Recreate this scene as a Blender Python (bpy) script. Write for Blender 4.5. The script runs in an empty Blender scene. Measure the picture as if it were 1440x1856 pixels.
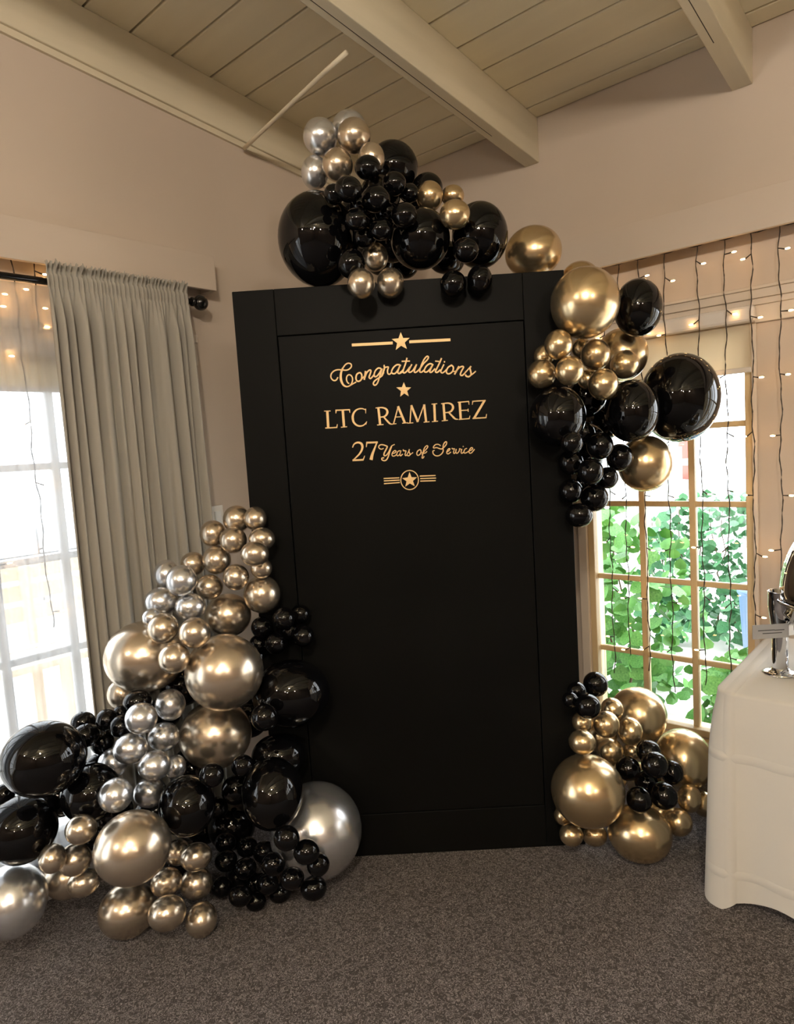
import bpy, math, random
import numpy as np
from mathutils import Vector, Matrix

random.seed(7)
PI = math.pi
sc = bpy.context.scene
COL = sc.collection

# ------------------------------------------------------------------ camera
CAM = np.array([2.6327, -3.1, 1.6])
CR = np.array([0.75166, 0.65661, -0.06217])      # camera right
CU = np.array([-0.01507, 0.11134, 0.99367])      # camera up
CF = np.array([-0.65938, 0.74597, -0.09359])     # camera forward
FPX = 1214.66                                    # focal length for a 1440 px wide frame
cam_d = bpy.data.cameras.new('camera')
cam_d.sensor_fit = 'HORIZONTAL'; cam_d.sensor_width = 36.0
cam_d.lens = 36.0 * FPX / 1440.0
cam_d.clip_start = 0.02; cam_d.clip_end = 200
cam = bpy.data.objects.new('camera', cam_d); COL.objects.link(cam)
cam.matrix_world = Matrix(((CR[0], CU[0], -CF[0], CAM[0]), (CR[1], CU[1], -CF[1], CAM[1]),
                           (CR[2], CU[2], -CF[2], CAM[2]), (0, 0, 0, 1)))
sc.camera = cam

# ------------------------------------------------------------------ world, exposure
SKY = 4.3
w = bpy.data.worlds.new('overcast_sky'); sc.world = w; w.use_nodes = True
bg = w.node_tree.nodes['Background']
bg.inputs[0].default_value = (.90, .95, 1.0, 1); bg.inputs[1].default_value = SKY
vs = sc.view_settings
vs.view_transform = 'Standard'; vs.look = 'None'; vs.gamma = 1.0; vs.use_curve_mapping = False
vs.exposure = 1.05
sc.cycles.max_bounces = 7; sc.cycles.diffuse_bounces = 4; sc.cycles.glossy_bounces = 3
sc.cycles.use_adaptive_sampling = True; sc.cycles.adaptive_threshold = .02
sc.cycles.transparent_max_bounces = 10; sc.cycles.transmission_bounces = 4
sc.cycles.sample_clamp_indirect = 6.0
sc.cycles.caustics_reflective = False; sc.cycles.caustics_refractive = False
sc.cycles.use_denoising = True
LAMP = 265.0          # brightness of the ceiling globes
BULB = 20.0         # brightness of the mini bulbs

def portal(name, loc, rot, sx, sy):
    l = bpy.data.lights.new(name, 'AREA'); l.shape = 'RECTANGLE'; l.size = sx; l.size_y = sy
    l.cycles.is_portal = True
    o = bpy.data.objects.new(name, l); COL.objects.link(o); o.location = loc; o.rotation_euler = rot
    o['kind'] = 'helper'

# ------------------------------------------------------------------ materials
def mat(name, color=(.8, .8, .8), rough=.5, metal=0.0, spec=.5, coat=0.0, emit=None, estr=0.0, sheen=0.0):
    m = bpy.data.materials.new(name); m.use_nodes = True
    b = m.node_tree.nodes['Principled BSDF']
    b.inputs['Base Color'].default_value = (*color, 1)
    b.inputs['Roughness'].default_value = rough
    b.inputs['Metallic'].default_value = metal
    b.inputs['Specular IOR Level'].default_value = spec
    b.inputs['Coat Weight'].default_value = coat
    b.inputs['Coat Roughness'].default_value = .05
    b.inputs['Sheen Weight'].default_value = sheen
    if emit:
        b.inputs['Emission Color'].default_value = (*emit, 1); b.inputs['Emission Strength'].default_value = estr
    return m
def nodes(m): return m.node_tree.nodes, m.node_tree.links, m.node_tree.nodes['Principled BSDF']
def noisy(m, c1, c2, scale, detail=4, bump=0.0, bscale=None, stretch=None, lo=.35, hi=.65, dist=.01):
    N, L, b = nodes(m)
    tc = N.new('ShaderNodeTexCoord'); mp = N.new('ShaderNodeMapping')
    L.new(tc.outputs['Object'], mp.inputs['Vector'])
    if stretch: mp.inputs['Scale'].default_value = stretch
    n = N.new('ShaderNodeTexNoise'); n.inputs['Scale'].default_value = scale; n.inputs['Detail'].default_value = detail
    L.new(mp.outputs[0], n.inputs['Vector'])
    r = N.new('ShaderNodeValToRGB'); r.color_ramp.elements[0].position = lo; r.color_ramp.elements[1].position = hi
    r.color_ramp.elements[0].color = (*c1, 1); r.color_ramp.elements[1].color = (*c2, 1)
    L.new(n.outputs['Fac'], r.inputs[0]); L.new(r.outputs[0], b.inputs['Base Color'])
    if bump:
        n2 = N.new('ShaderNodeTexNoise'); n2.inputs['Scale'].default_value = bscale or scale * 3; n2.inputs['Detail'].default_value = 5
        L.new(mp.outputs[0], n2.inputs['Vector'])
        bp = N.new('ShaderNodeBump'); bp.inputs['Strength'].default_value = bump; bp.inputs['Distance'].default_value = dist
        L.new(n2.outputs['Fac'], bp.inputs['Height']); L.new(bp.outputs[0], b.inputs['Normal'])
    return m
M = {}
M['wall'] = noisy(mat('wall_paint', rough=.75), (.55, .465, .385), (.585, .495, .41), 1.3, bump=.05, bscale=180, dist=.002)
M['wood_wall'] = noisy(mat('dark_wood_panelling', rough=.5), (.10, .065, .04), (.15, .10, .065), 3.0, stretch=(6, 6, .5))  # invented dark brown for the unseen walls, keeps balloon reflections dark
M['trim'] = noisy(mat('trim_paint', rough=.5), (.63, .55, .46), (.67, .59, .50), 2.0)
M['ceiling'] = noisy(mat('ceiling_paint', rough=.55), (.76, .69, .51), (.81, .74, .55), 3.0, bump=.08, bscale=60, stretch=(.4, 3, 3), dist=.002)
M['beam'] = noisy(mat('beam_paint', rough=.55), (.65, .585, .44), (.71, .64, .485), 2.5, bump=.12, bscale=40, stretch=(4, .5, 4), dist=.003)
M['window_wood'] = noisy(mat('window_paint', rough=.5), (.62, .48, .27), (.68, .53, .31), 4.0)
M['white_paint'] = mat('white_window_paint', (.78, .78, .76), .5)
M['black_panel'] = noisy(mat('black_satin_paint', rough=.45, spec=.055), (.0050, .0050, .0047), (.0062, .0062, .0058), 3.0)
M['lettering'] = mat('gold_vinyl', (.86, .58, .27), .45, 0.0)
M['lettering'].node_tree.nodes['Principled BSDF'].inputs['Metallic'].default_value = .15
M['black_rubber'] = mat('black_latex', (.0022, .0022, .0026), .03, 0, .36)
M['gold'] = mat('gold_chrome_latex', (.69, .53, .315), .25, .93, coat=.15)
M['champagne'] = mat('champagne_chrome_latex', (.69, .585, .455), .25, .93, coat=.15)
M['silver'] = mat('silver_chrome_latex', (.76, .77, .785), .25, .90, coat=.15)
M['chrome'] = mat('polished_chrome', (.75, .75, .76), .05, 1.0)
M['black_metal'] = mat('black_metal', (.006, .006, .006), .2)
M['wire'] = mat('dark_wire', (.035, .022, .012), .5)
M['bulb'] = mat('warm_bulb', (1, .8, .5), .3, emit=(1.0, .56, .22), estr=BULB)
M['plastic'] = mat('white_plastic', (.75, .72, .66), .35)
M['card'] = mat('grey_card', (.33, .33, .33), .5)
M['ink'] = mat('dark_ink', (.05, .05, .05), .6)
M['shade'] = mat('shade_fabric', (.78, .72, .60), .8)
M['cassette'] = mat('shade_cassette', (.68, .64, .60), .4)
M['wood_dark'] = mat('folding_table_laminate', (.3, .27, .24), .5)
M['leaf'] = noisy(mat('leaf_green', rough=.45), (.055, .20, .035), (.13, .33, .07), 9.0)
M['leaf_dark'] = noisy(mat('leaf_deep_green', rough=.5), (.03, .13, .045), (.06, .22, .08), 9.0)
M['stem'] = mat('brown_stem', (.12, .07, .035), .7)
M['patio'] = noisy(mat('pale_concrete', rough=.8), (.62, .60, .56), (.70, .68, .64), 2.0)
M['fence'] = mat('white_fence_paint', (.8, .8, .79), .6)
M['red'] = mat('red_fabric', (.55, .10, .08), .7)
M['blue'] = mat('blue_plastic', (.16, .28, .55), .4)
M['bench'] = noisy(mat('tan_wood', rough=.7), (.62, .50, .36), (.70, .58, .43), 6.0, stretch=(1, 6, 6))
M['stone'] = noisy(mat('grey_stone', rough=.8), (.5, .5, .5), (.62, .62, .61), 3.0)
M['globe'] = mat('lamp_globe_glass', (1, .85, .6), .3, emit=(1.0, .86, .70), estr=LAMP)

def make_carpet():
    m = mat('brown_carpet', rough=.95, spec=.1, sheen=.15); N, L, b = nodes(m)
    tc = N.new('ShaderNodeTexCoord')
    n0 = N.new('ShaderNodeTexNoise'); n0.inputs['Scale'].default_value = 72; n0.inputs['Detail'].default_value = 3
    n0.inputs['Distortion'].default_value = 1.6
    L.new(tc.outputs['Object'], n0.inputs['Vector'])
    n1 = N.new('ShaderNodeTexNoise'); n1.inputs['Scale'].default_value = 260; n1.inputs['Detail'].default_value = 2
    L.new(tc.outputs['Object'], n1.inputs['Vector'])
    # thin light curls: narrow band of the distorted noise
    r = N.new('ShaderNodeValToRGB'); e = r.color_ramp.elements
    e[0].position = .40; e[0].color = (.044, .034, .030, 1)
    e[1].position = .66; e[1].color = (.064, .051, .047, 1)
    k = r.color_ramp.elements.new(.50); k.color = (.062, .050, .046, 1)
    k = r.color_ramp.elements.new(.545); k.color = (.29, .255, .245, 1)
    k = r.color_ramp.elements.new(.59); k.color = (.048, .038, .034, 1)
    L.new(n0.outputs['Fac'], r.inputs[0])
    mx = N.new('ShaderNodeMixRGB'); mx.blend_type = 'MULTIPLY'; mx.inputs[0].default_value = .8
    r2 = N.new('ShaderNodeValToRGB'); r2.color_ramp.elements[0].position = .35; r2.color_ramp.elements[1].position = .65
    r2.color_ramp.elements[0].color = (.55, .55, .55, 1); r2.color_ramp.elements[1].color = (1.5, 1.5, 1.5, 1)
    L.new(n1.outputs['Fac'], r2.inputs[0]); L.new(r.outputs[0], mx.inputs[1]); L.new(r2.outputs[0], mx.inputs[2])
    L.new(mx.outputs[0], b.inputs['Base Color'])
    bp = N.new('ShaderNodeBump'); bp.inputs['Strength'].default_value = .7; bp.inputs['Distance'].default_value = .006
    ad = N.new('ShaderNodeMath'); ad.operation = 'ADD'
    L.new(n0.outputs['Fac'], ad.inputs[0]); L.new(n1.outputs['Fac'], ad.inputs[1])
    L.new(ad.outputs[0], bp.inputs['Height']); L.new(bp.outputs[0], b.inputs['Normal'])
    return m
M['carpet'] = make_carpet()

def make_fabric(name, color, weave=900, trans=0.0, clear=0.0, trcol=None):
    m = bpy.data.materials.new(name); m.use_nodes = True; N, L = m.node_tree.nodes, m.node_tree.links
    N.remove(N['Principled BSDF']); out = N['Material Output']
    d = N.new('ShaderNodeBsdfDiffuse'); d.inputs[0].default_value = (*color, 1); d.inputs[1].default_value = .3
    tc = N.new('ShaderNodeTexCoord'); n = N.new('ShaderNodeTexNoise'); n.inputs['Scale'].default_value = weave
    L.new(tc.outputs['Object'], n.inputs['Vector'])
    bp = N.new('ShaderNodeBump'); bp.inputs['Strength'].default_value = .15; bp.inputs['Distance'].default_value = .001
    L.new(n.outputs['Fac'], bp.inputs['Height']); L.new(bp.outputs[0], d.inputs['Normal'])
    sh = d.outputs[0]
    if trans:
        t = N.new('ShaderNodeBsdfTranslucent'); t.inputs[0].default_value = (*(trcol or color), 1)
        mx = N.new('ShaderNodeMixShader'); mx.inputs[0].default_value = trans
        L.new(sh, mx.inputs[1]); L.new(t.outputs[0], mx.inputs[2]); sh = mx.outputs[0]
    if clear:
        t = N.new('ShaderNodeBsdfTransparent'); mx = N.new('ShaderNodeMixShader'); mx.inputs[0].default_value = clear
        L.new(sh, mx.inputs[1]); L.new(t.outputs[0], mx.inputs[2]); sh = mx.outputs[0]
    L.new(sh, out.inputs[0]); return m
M['curtain'] = make_fabric('taupe_curtain_fabric', (.40, .38, .335), trans=.06)
M['sheer'] = make_fabric('white_sheer_fabric', (.60, .63, .67), trans=.50, clear=.48)
M['cloth'] = make_fabric('ivory_tablecloth', (.66, .625, .56), weave=600, trans=.12)
M['shade'] = make_fabric('shade_fabric_translucent', (.78, .70, .56), trans=.42)

def make_glass():
    m = bpy.data.materials.new('window_glass'); m.use_nodes = True; N, L = m.node_tree.nodes, m.node_tree.links
    N.remove(N['Principled BSDF']); out = N['Material Output']
    t = N.new('ShaderNodeBsdfTransparent'); t.inputs[0].default_value = (.97, .98, .98, 1)
    g = N.new('ShaderNodeBsdfGlossy'); g.inputs['Roughness'].default_value = .02
    fr = N.new('ShaderNodeFresnel'); fr.inputs[0].default_value = 1.35
    mx = N.new('ShaderNodeMixShader'); L.new(fr.outputs[0], mx.inputs[0])
    L.new(t.outputs[0], mx.inputs[1]); L.new(g.outputs[0], mx.inputs[2]); L.new(mx.outputs[0], out.inputs[0])
    return m
M['glass'] = make_glass()

# ------------------------------------------------------------------ mesh helpers
class MB:
    def __init__(s): s.v = []; s.f = []
    def quadbox(s, p):            # 8 corners, bottom ring then top ring
        n = len(s.v); s.v += [tuple(q) for q in p]
        s.f += [(n, n+3, n+2, n+1), (n+4, n+5, n+6, n+7), (n, n+1, n+5, n+4), (n+1, n+2, n+6, n+5), (n+2, n+3, n+7, n+6), (n+3, n, n+4, n+7)]
        return s
    def box(s, x0, x1, y0, y1, z0, z1):
        return s.quadbox([(x0, y0, z0), (x1, y0, z0), (x1, y1, z0), (x0, y1, z0), (x0, y0, z1), (x1, y0, z1), (x1, y1, z1), (x0, y1, z1)])
    def tube(s, pts, r, seg=8, cap=True):
        pts = [Vector(p) for p in pts]; n0 = len(s.v); up = Vector((0, 0, 1))
        rr = r if hasattr(r, '__len__') else [r] * len(pts)
        for i, p in enumerate(pts):
            t = (pts[min(i+1, len(pts)-1)] - pts[max(i-1, 0)]).normalized()
            a = t.cross(up)
            if a.length < 1e-3: a = t.cross(Vector((1, 0, 0)))
            a.normalize(); b = t.cross(a)
            for k in range(seg):
                q = p + (a * math.cos(2*PI*k/seg) + b * math.sin(2*PI*k/seg)) * rr[i]
                s.v.append(tuple(q))
        for i in range(len(pts)-1):
            for k in range(seg):
                s.f.append((n0+i*seg+k, n0+i*seg+(k+1) % seg, n0+(i+1)*seg+(k+1) % seg, n0+(i+1)*seg+k))
        if cap:
            s.f.append(tuple(n0+k for k in range(seg))[::-1]); s.f.append(tuple(n0+(len(pts)-1)*seg+k for k in range(seg)))
        return s
    def lathe(s, prof, seg=24, c=(0, 0, 0), sx=1.0, sy=1.0):        # prof: (radius, z)
        n0 = len(s.v)
        for r, z in prof:
            for k in range(seg):
                s.v.append((c[0]+sx*r*math.cos(2*PI*k/seg), c[1]+sy*r*math.sin(2*PI*k/seg), c[2]+z))
        for i in range(len(prof)-1):
            for k in range(seg):
                s.f.append((n0+i*seg+k, n0+i*seg+(k+1) % seg, n0+(i+1)*seg+(k+1) % seg, n0+(i+1)*seg+k))
        return s
    def grid(s, rows):            # rows: list of equally long point lists
        n0 = len(s.v); m = len(rows[0])
        for r in rows: s.v += [tuple(p) for p in r]
        for i in range(len(rows)-1):
            for k in range(m-1):
                s.f.append((n0+i*m+k, n0+i*m+k+1, n0+(i+1)*m+k+1, n0+(i+1)*m+k))
        return s
    def prism(s, poly, d):        # polygon points (3D), extruded by vector d
        n0 = len(s.v); k = len(poly)
        s.v += [tuple(p) for p in poly] + [tuple(np.array(p)+np.array(d)) for p in poly]
        s.f.append(tuple(range(n0, n0+k))); s.f.append(tuple(range(n0+2*k-1, n0+k-1, -1)))
        for i in range(k): s.f.append((n0+i, n0+(i+1) % k, n0+k+(i+1) % k, n0+k+i))
        return s
    def mesh(s, name, m, smooth=False):
        me = bpy.data.meshes.new(name); me.from_pydata(s.v, [], s.f); me.materials.append(m); me.validate()
        if smooth: me.polygons.foreach_set('use_smooth', [True] * len(me.polygons))
        return me
    def build(s, name, m, parent=None, smooth=False, bevel=0.0, solid=0.0):
        me = s.mesh(name, m, smooth)
        import bmesh
        bm = bmesh.new(); bm.from_mesh(me); bmesh.ops.recalc_face_normals(bm, faces=bm.faces); bm.to_mesh(me); bm.free()
        o = bpy.data.objects.new(name, me); COL.objects.link(o)
        if parent: o.parent = parent
        if bevel:
            b = o.modifiers.new('bevel', 'BEVEL'); b.width = bevel; b.segments = 2; b.limit_method = 'ANGLE'
        if solid:
            b = o.modifiers.new('solid', 'SOLIDIFY'); b.thickness = solid; b.offset = 0
        return o
def tag(o, label=None, cat=None, group=None, kind=None):
    if label: o['label'] = label
    if cat: o['category'] = cat
    if group: o['group'] = group
    if kind: o['kind'] = kind
    return o
def empty(name, loc=(0, 0, 0), label=None, cat=None, group=None, kind=None):
    o = bpy.data.objects.new(name, None); COL.objects.link(o); o.location = loc; o.empty_display_size = .05
    return tag(o, label, cat, group, kind)
def place(name, me, parent=None, loc=(0, 0, 0), rot=None, scale=None):
    o = bpy.data.objects.new(name, me); COL.objects.link(o); o.location = loc
    if rot is not None: o.rotation_euler = rot
    if scale is not None: o.scale = scale
    if parent: o.parent = parent
    return o
def shift(mb, loc):
    mb.v = [(x-loc[0], y-loc[1], z-loc[2]) for x, y, z in mb.v]; return mb
def ray(px, py): return (px-720)/FPX*CR - (py-928)/FPX*CU + CF
def at(px, py, d): return CAM + ray(px, py)*d

# ================================================================== SETTING
XR, YB = 7.0, -8.0          # far side wall, rear wall
SL = .105                   # ceiling slope
def zc(y): return 3.16 - SL*y

fl = MB().box(0, XR, YB, 0, -.1, 0).build('floor', M['carpet'])
tag(fl, 'dark brown speckled carpet floor of the room', 'floor', kind='structure')

def wall_with_openings(name, axis, a0, a1, ztop0, ztop1, openings, label, thick=.14):
    """axis 'x': wall on plane y=0 running along x; axis 'y': wall on plane x=0 running along y"""
    mb = MB()
    def put(u0, u1, z0, z1a, z1b=None):
        z1b = z1a if z1b is None else z1b
        if axis == 'x':
            p = [(u0, 0), (u1, 0), (u1, thick), (u0, thick)]
        else:
            p = [(0, u0), (0, u1), (-thick, u1), (-thick, u0)]
        zs = [z1a, z1b, z1b, z1a]
        mb.quadbox([(*q, z0) for q in p] + [(*q, z) for q, z in zip(p, zs)])
    ztop = lambda u: ztop0 + (ztop1-ztop0)*(u-a0)/(a1-a0)
    u = a0
    for (o0, o1, z0, z1) in openings:
        put(u, o0, 0, ztop(u), ztop(o0)); put(o0, o1, 0, z0); put(o0, o1, z1, ztop(o0), ztop(o1)); u = o1
    put(u, a1, 0, ztop(u), ztop(a1))
    return tag(mb.build(name, M['wall']), label, 'wall', kind='structure')
WZ0, WZ1 = .20, 2.02
wins_r = [(1.15, 1.90), (2.14, 2.95), (3.05, 3.85), (3.95, 4.75), (4.85, 5.65), (5.75, 6.55)]  # openings after the second are added to let in more daylight
wins_l = [(-7.8, -5.9), (-5.5, -3.65), (-3.30, -1.50)]  # first two openings are added to let in more daylight
wall_with_openings('wall_right', 'x', -.14, XR, 3.30, 3.30, [(a, b, WZ0, WZ1) for a, b in wins_r],
                   'warm off-white wall with the tall paned window and string lights')
wall_with_openings('wall_left', 'y', YB, 0, zc(YB)+.1, zc(0)+.1, [(a, b, WZ0, WZ1) for a, b in wins_l],
                   'warm off-white wall behind the grey curtain')
def flat_wall(name, axis, pos, a0, a1, ztop, openings, label):
    mb = MB(); th = .14
    def put(u0, u1, z0, z1):
        if axis == 'x': mb.box(u0, u1, pos-th, pos, z0, z1)
        else: mb.box(pos, pos+th, u0, u1, z0, z1)
    u = a0
    for (o0, o1, z0, z1) in openings:
        put(u, o0, 0, ztop); put(o0, o1, 0, z0); put(o0, o1, z1, ztop); u = o1
    put(u, a1, 0, ztop)
    return tag(mb.build(name, M['wood_wall']), label, 'wall', kind='structure')
flat_wall('wall_rear', 'x', YB, -.14, XR+.14, zc(YB)+.1, [], 'dark wood panelled wall behind the viewer')
flat_wall('wall_side', 'y', XR, YB, .14, zc(YB)+.1, [], 'dark wood panelled wall at the far side of the room')

# ceiling: slab with planks, each plank a board with a shadow gap
ce = MB().quadbox([(-.14, 0.14, zc(.14)+.03), (XR+.14, .14, zc(.14)+.03), (XR+.14, YB-.14, zc(YB-.14)+.03), (-.14, YB-.14, zc(YB-.14)+.03),
                   (-.14, .14, zc(.14)+.13), (XR+.14, .14, zc(.14)+.13), (XR+.14, YB-.14, zc(YB-.14)+.13), (-.14, YB-.14, zc(YB-.14)+.13)]).build('ceiling', M['beam'])
tag(ce, 'sloping khaki painted plank ceiling', 'ceiling', kind='structure')
PW = .1855
edges = [0.0] + [-(.098 + PW*k) for k in range(int((-YB-.098)/PW)+1)] + [YB]
for i in range(len(edges)-1):
    y0, y1 = edges[i], edges[i+1]
    if y0-y1 < .02: continue
    g = .0038; y0 -= g; y1 += g; c = .004
    def pt(x, y, dz): return (x, y, zc(y)+dz)
    mb = MB(); n = 0
    # cross-section with small chamfers
    prof = [(y0, .03), (y0, c), (y0-c, 0), (y1+c, 0), (y1, c), (y1, .03)]
    mb.prism([pt(0.0, y, dz) for y, dz in prof], (XR, 0, 0))
    mb.build('plank', M['ceiling'], ce)

for i, (x0, x1) in enumerate([(0.001, .026), (.888, .966), (1.839, 1.917), (2.79, 2.868), (3.741, 3.819), (4.692, 4.77), (5.643, 5.721)]):
    D = .209
    bmx = MB().quadbox([(x0, -.001, zc(0)-D), (x1, -.001, zc(0)-D), (x1, YB, zc(YB)-D), (x0, YB, zc(YB)-D),
                        (x0, -.001, zc(0)), (x1, -.001, zc(0)), (x1, YB, zc(YB)), (x0, YB, zc(YB))]).build('ceiling_beam', M['beam'], bevel=.004)
    tag(bmx, ['khaki painted beam running along the top of the curtain wall', 'khaki painted ceiling beam above the balloons at the middle of the picture',
              'short-looking khaki ceiling beam at the top right corner'][i] if i < 3 else 'khaki painted ceiling beam overhead behind the viewer', 'beam', kind='structure',
        group='ceiling beams')
    if i in (1, 2):     # a long drying crack on the underside
        xm = x0+.03
        MB().quadbox([(xm, -.35, zc(-.35)-D-.0006), (xm+.003, -.35, zc(-.35)-D-.0006), (xm+.006, -2.6, zc(-2.6)-D-.0006), (xm+.003, -2.6, zc(-2.6)-D-.0006),
                      (xm, -.35, zc(-.35)-D), (xm+.003, -.35, zc(-.35)-D), (xm+.006, -2.6, zc(-2.6)-D), (xm+.003, -2.6, zc(-2.6)-D)]).build('crack', M['wire'], bmx)
# small trim strip below the wall beam
tag(MB().quadbox([(0.0005, -.001, zc(0)-.235), (.014, -.001, zc(0)-.235), (.014, YB, zc(YB)-.235), (.0005, YB, zc(YB)-.235),
                  (0.0005, -.001, zc(0)-.2095), (.014, -.001, zc(0)-.2095), (.014, YB, zc(YB)-.2095), (.0005, YB, zc(YB)-.2095)]).build('trim_1', M['beam']),
    'narrow khaki trim strip under the wall beam', 'trim', kind='structure')

# valance boxes (front board, end board, top board)
def valance(name, axis, a0, a1, z0, z1, dep, label):
    mb = MB()
    if axis == 'y':
        mb.box(dep-.02, dep, a0, a1, z0, z1); mb.box(.001, dep-.02, a1-.02, a1, z0, z1); mb.box(.001, dep-.02, a0, a1-.02, z1-.02, z1)
    else:
        mb.box(a0, a1, -dep, -dep+.02, z0, z1); mb.box(a0, a0+.02, -dep+.02, -.001, z0, z1); mb.box(a0+.02, a1, -dep+.02, -.001, z1-.02, z1)
    return tag(mb.build(name, M['wall'], bevel=.002), label, 'valance', kind='structure')
valance('trim_2', 'y', -7.2, -1.325, 2.335, 2.482, .095, 'painted box valance above the grey curtain')
valance('trim_3', 'x', 1.07, 6.6, 2.358, 2.512, .115, 'painted box valance the string lights hang from')
# moulded head casing across the window wall
hb = MB()
for (y, z0, z1) in ((-.032, 2.115, 2.15), (-.022, 2.09, 2.115), (-.04, 2.15, 2.163), (-.014, 2.02, 2.09)):
    hb.box(1.08, 6.5, y, -.001, z0, z1)
tag(hb.build('trim_4', M['trim'], bevel=.003), 'moulded head casing running above the paned window', 'trim', kind='structure')
hb = MB()
for (x, z0, z1) in ((.032, 2.115, 2.15), (.022, 2.02, 2.115)):
    hb.box(.001, x, -6.3, -1.40, z0, z1)
tag(hb.build('trim_5', M['trim'], bevel=.003), 'moulded head casing above the sheer-covered window', 'trim', kind='structure')
tag(MB().box(0.001, .016, YB, -.001, 0.001, .10).build('baseboard_left', M['trim'], bevel=.003), 'painted baseboard along the curtain wall', 'baseboard', kind='structure')
tag(MB().box(.018, XR, -.016, -.001, 0.001, .10).build('baseboard_right', M['trim'], bevel=.003), 'painted baseboard along the window wall', 'baseboard', kind='structure')

def window(name, axis, a0, a1, ncol, label, m, group=None, pan=True):
    o = empty(name, (0, 0, 0), label, 'window', kind='structure')
    jw, th = .03, .045
    def bx(u0, u1, v0, v1, z0, z1):
        mb = MB()
        if axis == 'x': mb.box(u0, u1, v0, v1, z0, z1)
        else: mb.box(-v1, -v0, u0, u1, z0, z1)
        return mb
    fr = MB()
    for args in ((a0, a0+jw, .0, .10, WZ0, WZ1), (a1-jw, a1, .0, .10, WZ0, WZ1), (a0+jw, a1-jw, .0, .10, WZ0, WZ0+jw), (a0+jw, a1-jw, .0, .10, WZ1-jw, WZ1)):
        t = bx(*args); n = len(fr.v); fr.v += t.v; fr.f += [tuple(i+n for i in f) for f in t.f]
    fr.build('frame', m, o, bevel=.003)
    u0, u1 = a0+jw, a1-jw; cw = (u1-u0)/ncol
    rows = [WZ0+jw, .538, .905, 1.269, 1.617, WZ1-jw]
    for k in range(1, ncol): bx(u0+cw*k-.014, u0+cw*k+.014, .03, .065, rows[0], rows[-1]).build('muntin', m, o, bevel=.004)
    for z in rows[1:-1]: bx(u0, u1, .035, .06, z-.013, z+.013).build('muntin', m, o, bevel=.004)
    if pan:
        for k in range(ncol):
            for j in range(5):
                bx(u0+cw*k+.014, u0+cw*(k+1)-.014, .046, .049, rows[j]+.013, rows[j+1]-.013).build('pane', M['glass'], o)
    # inner casing boards and sill
    cb = MB()
    for args in ((a0-.045, a0-.001, -.018, -.001, WZ0-.04, WZ1), (a1+.001, a1+.02, -.018, -.001, WZ0-.04, WZ1)):
        t = bx(*args); n = len(cb.v); cb.v += t.v; cb.f += [tuple(i+n for i in f) for f in t.f]
    cb.build('casing', M['trim'], o, bevel=.003)
    bx(a0-.05, a1+.05, -.05, -.001, WZ0-.035, WZ0-.005).build('sill', m, o, bevel=.004)
    return o
window('window_1', 'y', *wins_l[2], 7, 'bright many-paned white window behind the sheer curtain', M['white_paint'])
window('window_2', 'x', *wins_r[0], 3, 'tall three-column paned window with tan wooden muntins', M['window_wood'])
window('window_3', 'x', *wins_r[1], 3, 'paned window beyond the picture on the string light wall', M['window_wood'], pan=False)
window('window_4', 'x', *wins_r[2], 3, 'second paned window beyond the picture on the string light wall', M['window_wood'], pan=False)  # this and the next five windows are unseen, added for daylight
window('window_5', 'x', *wins_r[3], 3, 'third paned window beyond the picture on the string light wall', M['window_wood'], pan=False)
window('window_11', 'x', *wins_r[4], 3, 'fourth paned window beyond the picture on the string light wall', M['window_wood'], pan=False)
window('window_12', 'x', *wins_r[5], 3, 'last paned window beyond the picture on the string light wall', M['window_wood'], pan=False)
window('window_6', 'y', *wins_l[1], 7, 'paned window behind the viewer on the curtain wall', M['white_paint'], pan=False)
window('window_7', 'y', *wins_l[0], 7, 'rearmost paned window on the curtain wall', M['white_paint'], pan=False)
for a, b in wins_r: portal('sky_portal', ((a+b)/2, .13, (WZ0+WZ1)/2), (-PI/2, 0, 0), b-a, WZ1-WZ0)
for a, b in wins_l: portal('sky_portal', (-.13, (a+b)/2, (WZ0+WZ1)/2), (PI/2, 0, -PI/2), b-a, WZ1-WZ0)

# ================================================================== BACKDROP PANEL
PN = np.array([.541, -1.573, 0.0]); PU = np.array([.76007, .64984, 0.0]); PNn = np.array([.64984, -.76007, 0.0])
PWID, PH = 1.2185, 2.211
panel = empty('backdrop_panel', PN, 'tall matte black backdrop panel with gold congratulations lettering', 'backdrop')
panel.rotation_euler = (0, 0, math.atan2(PU[1], PU[0]))
TH = .045
def pbox(s0, s1, z0, z1, y0=0.0, y1=TH): return MB().box(s0, s1, y0, y1, z0, z1)
pbox(0, .1535, .0, PH).build('stile', M['black_panel'], panel, bevel=.0025)
pbox(1.0665, PWID, .0, PH).build('stile', M['black_panel'], panel, bevel=.0025)
pbox(.154, 1.066, 2.0415, PH).build('rail', M['black_panel'], panel, bevel=.0025)
pbox(.154, 1.066, .0, .172).build('rail', M['black_panel'], panel, bevel=.0025)
cpan = pbox(.1565, 1.0635, .1745, 2.039, .002, TH-.006).build('centre_panel', M['black_panel'], panel, bevel=.002)
pbox(.02, PWID-.02, .02, PH-.02, TH-.004, TH+.012).build('back_board', M['black_panel'], panel)
def pan(px, py):
    d = ray(px, py); t = ((PN-CAM) @ PNn)/(d @ PNn); q = CAM+d*t
    return float((q-PN) @ PU), float(q[2])
def Z(ox, oy, s):                                 # crop coordinates -> panel (s, z)
    return lambda p: pan(ox+p[0]/s, oy+p[1]/s)
LY0, LY1 = .0018, .0002                           # vinyl lettering sits on the recessed centre panel
MPP = 2.47/FPX                                    # metres for one photo pixel on the panel
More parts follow.
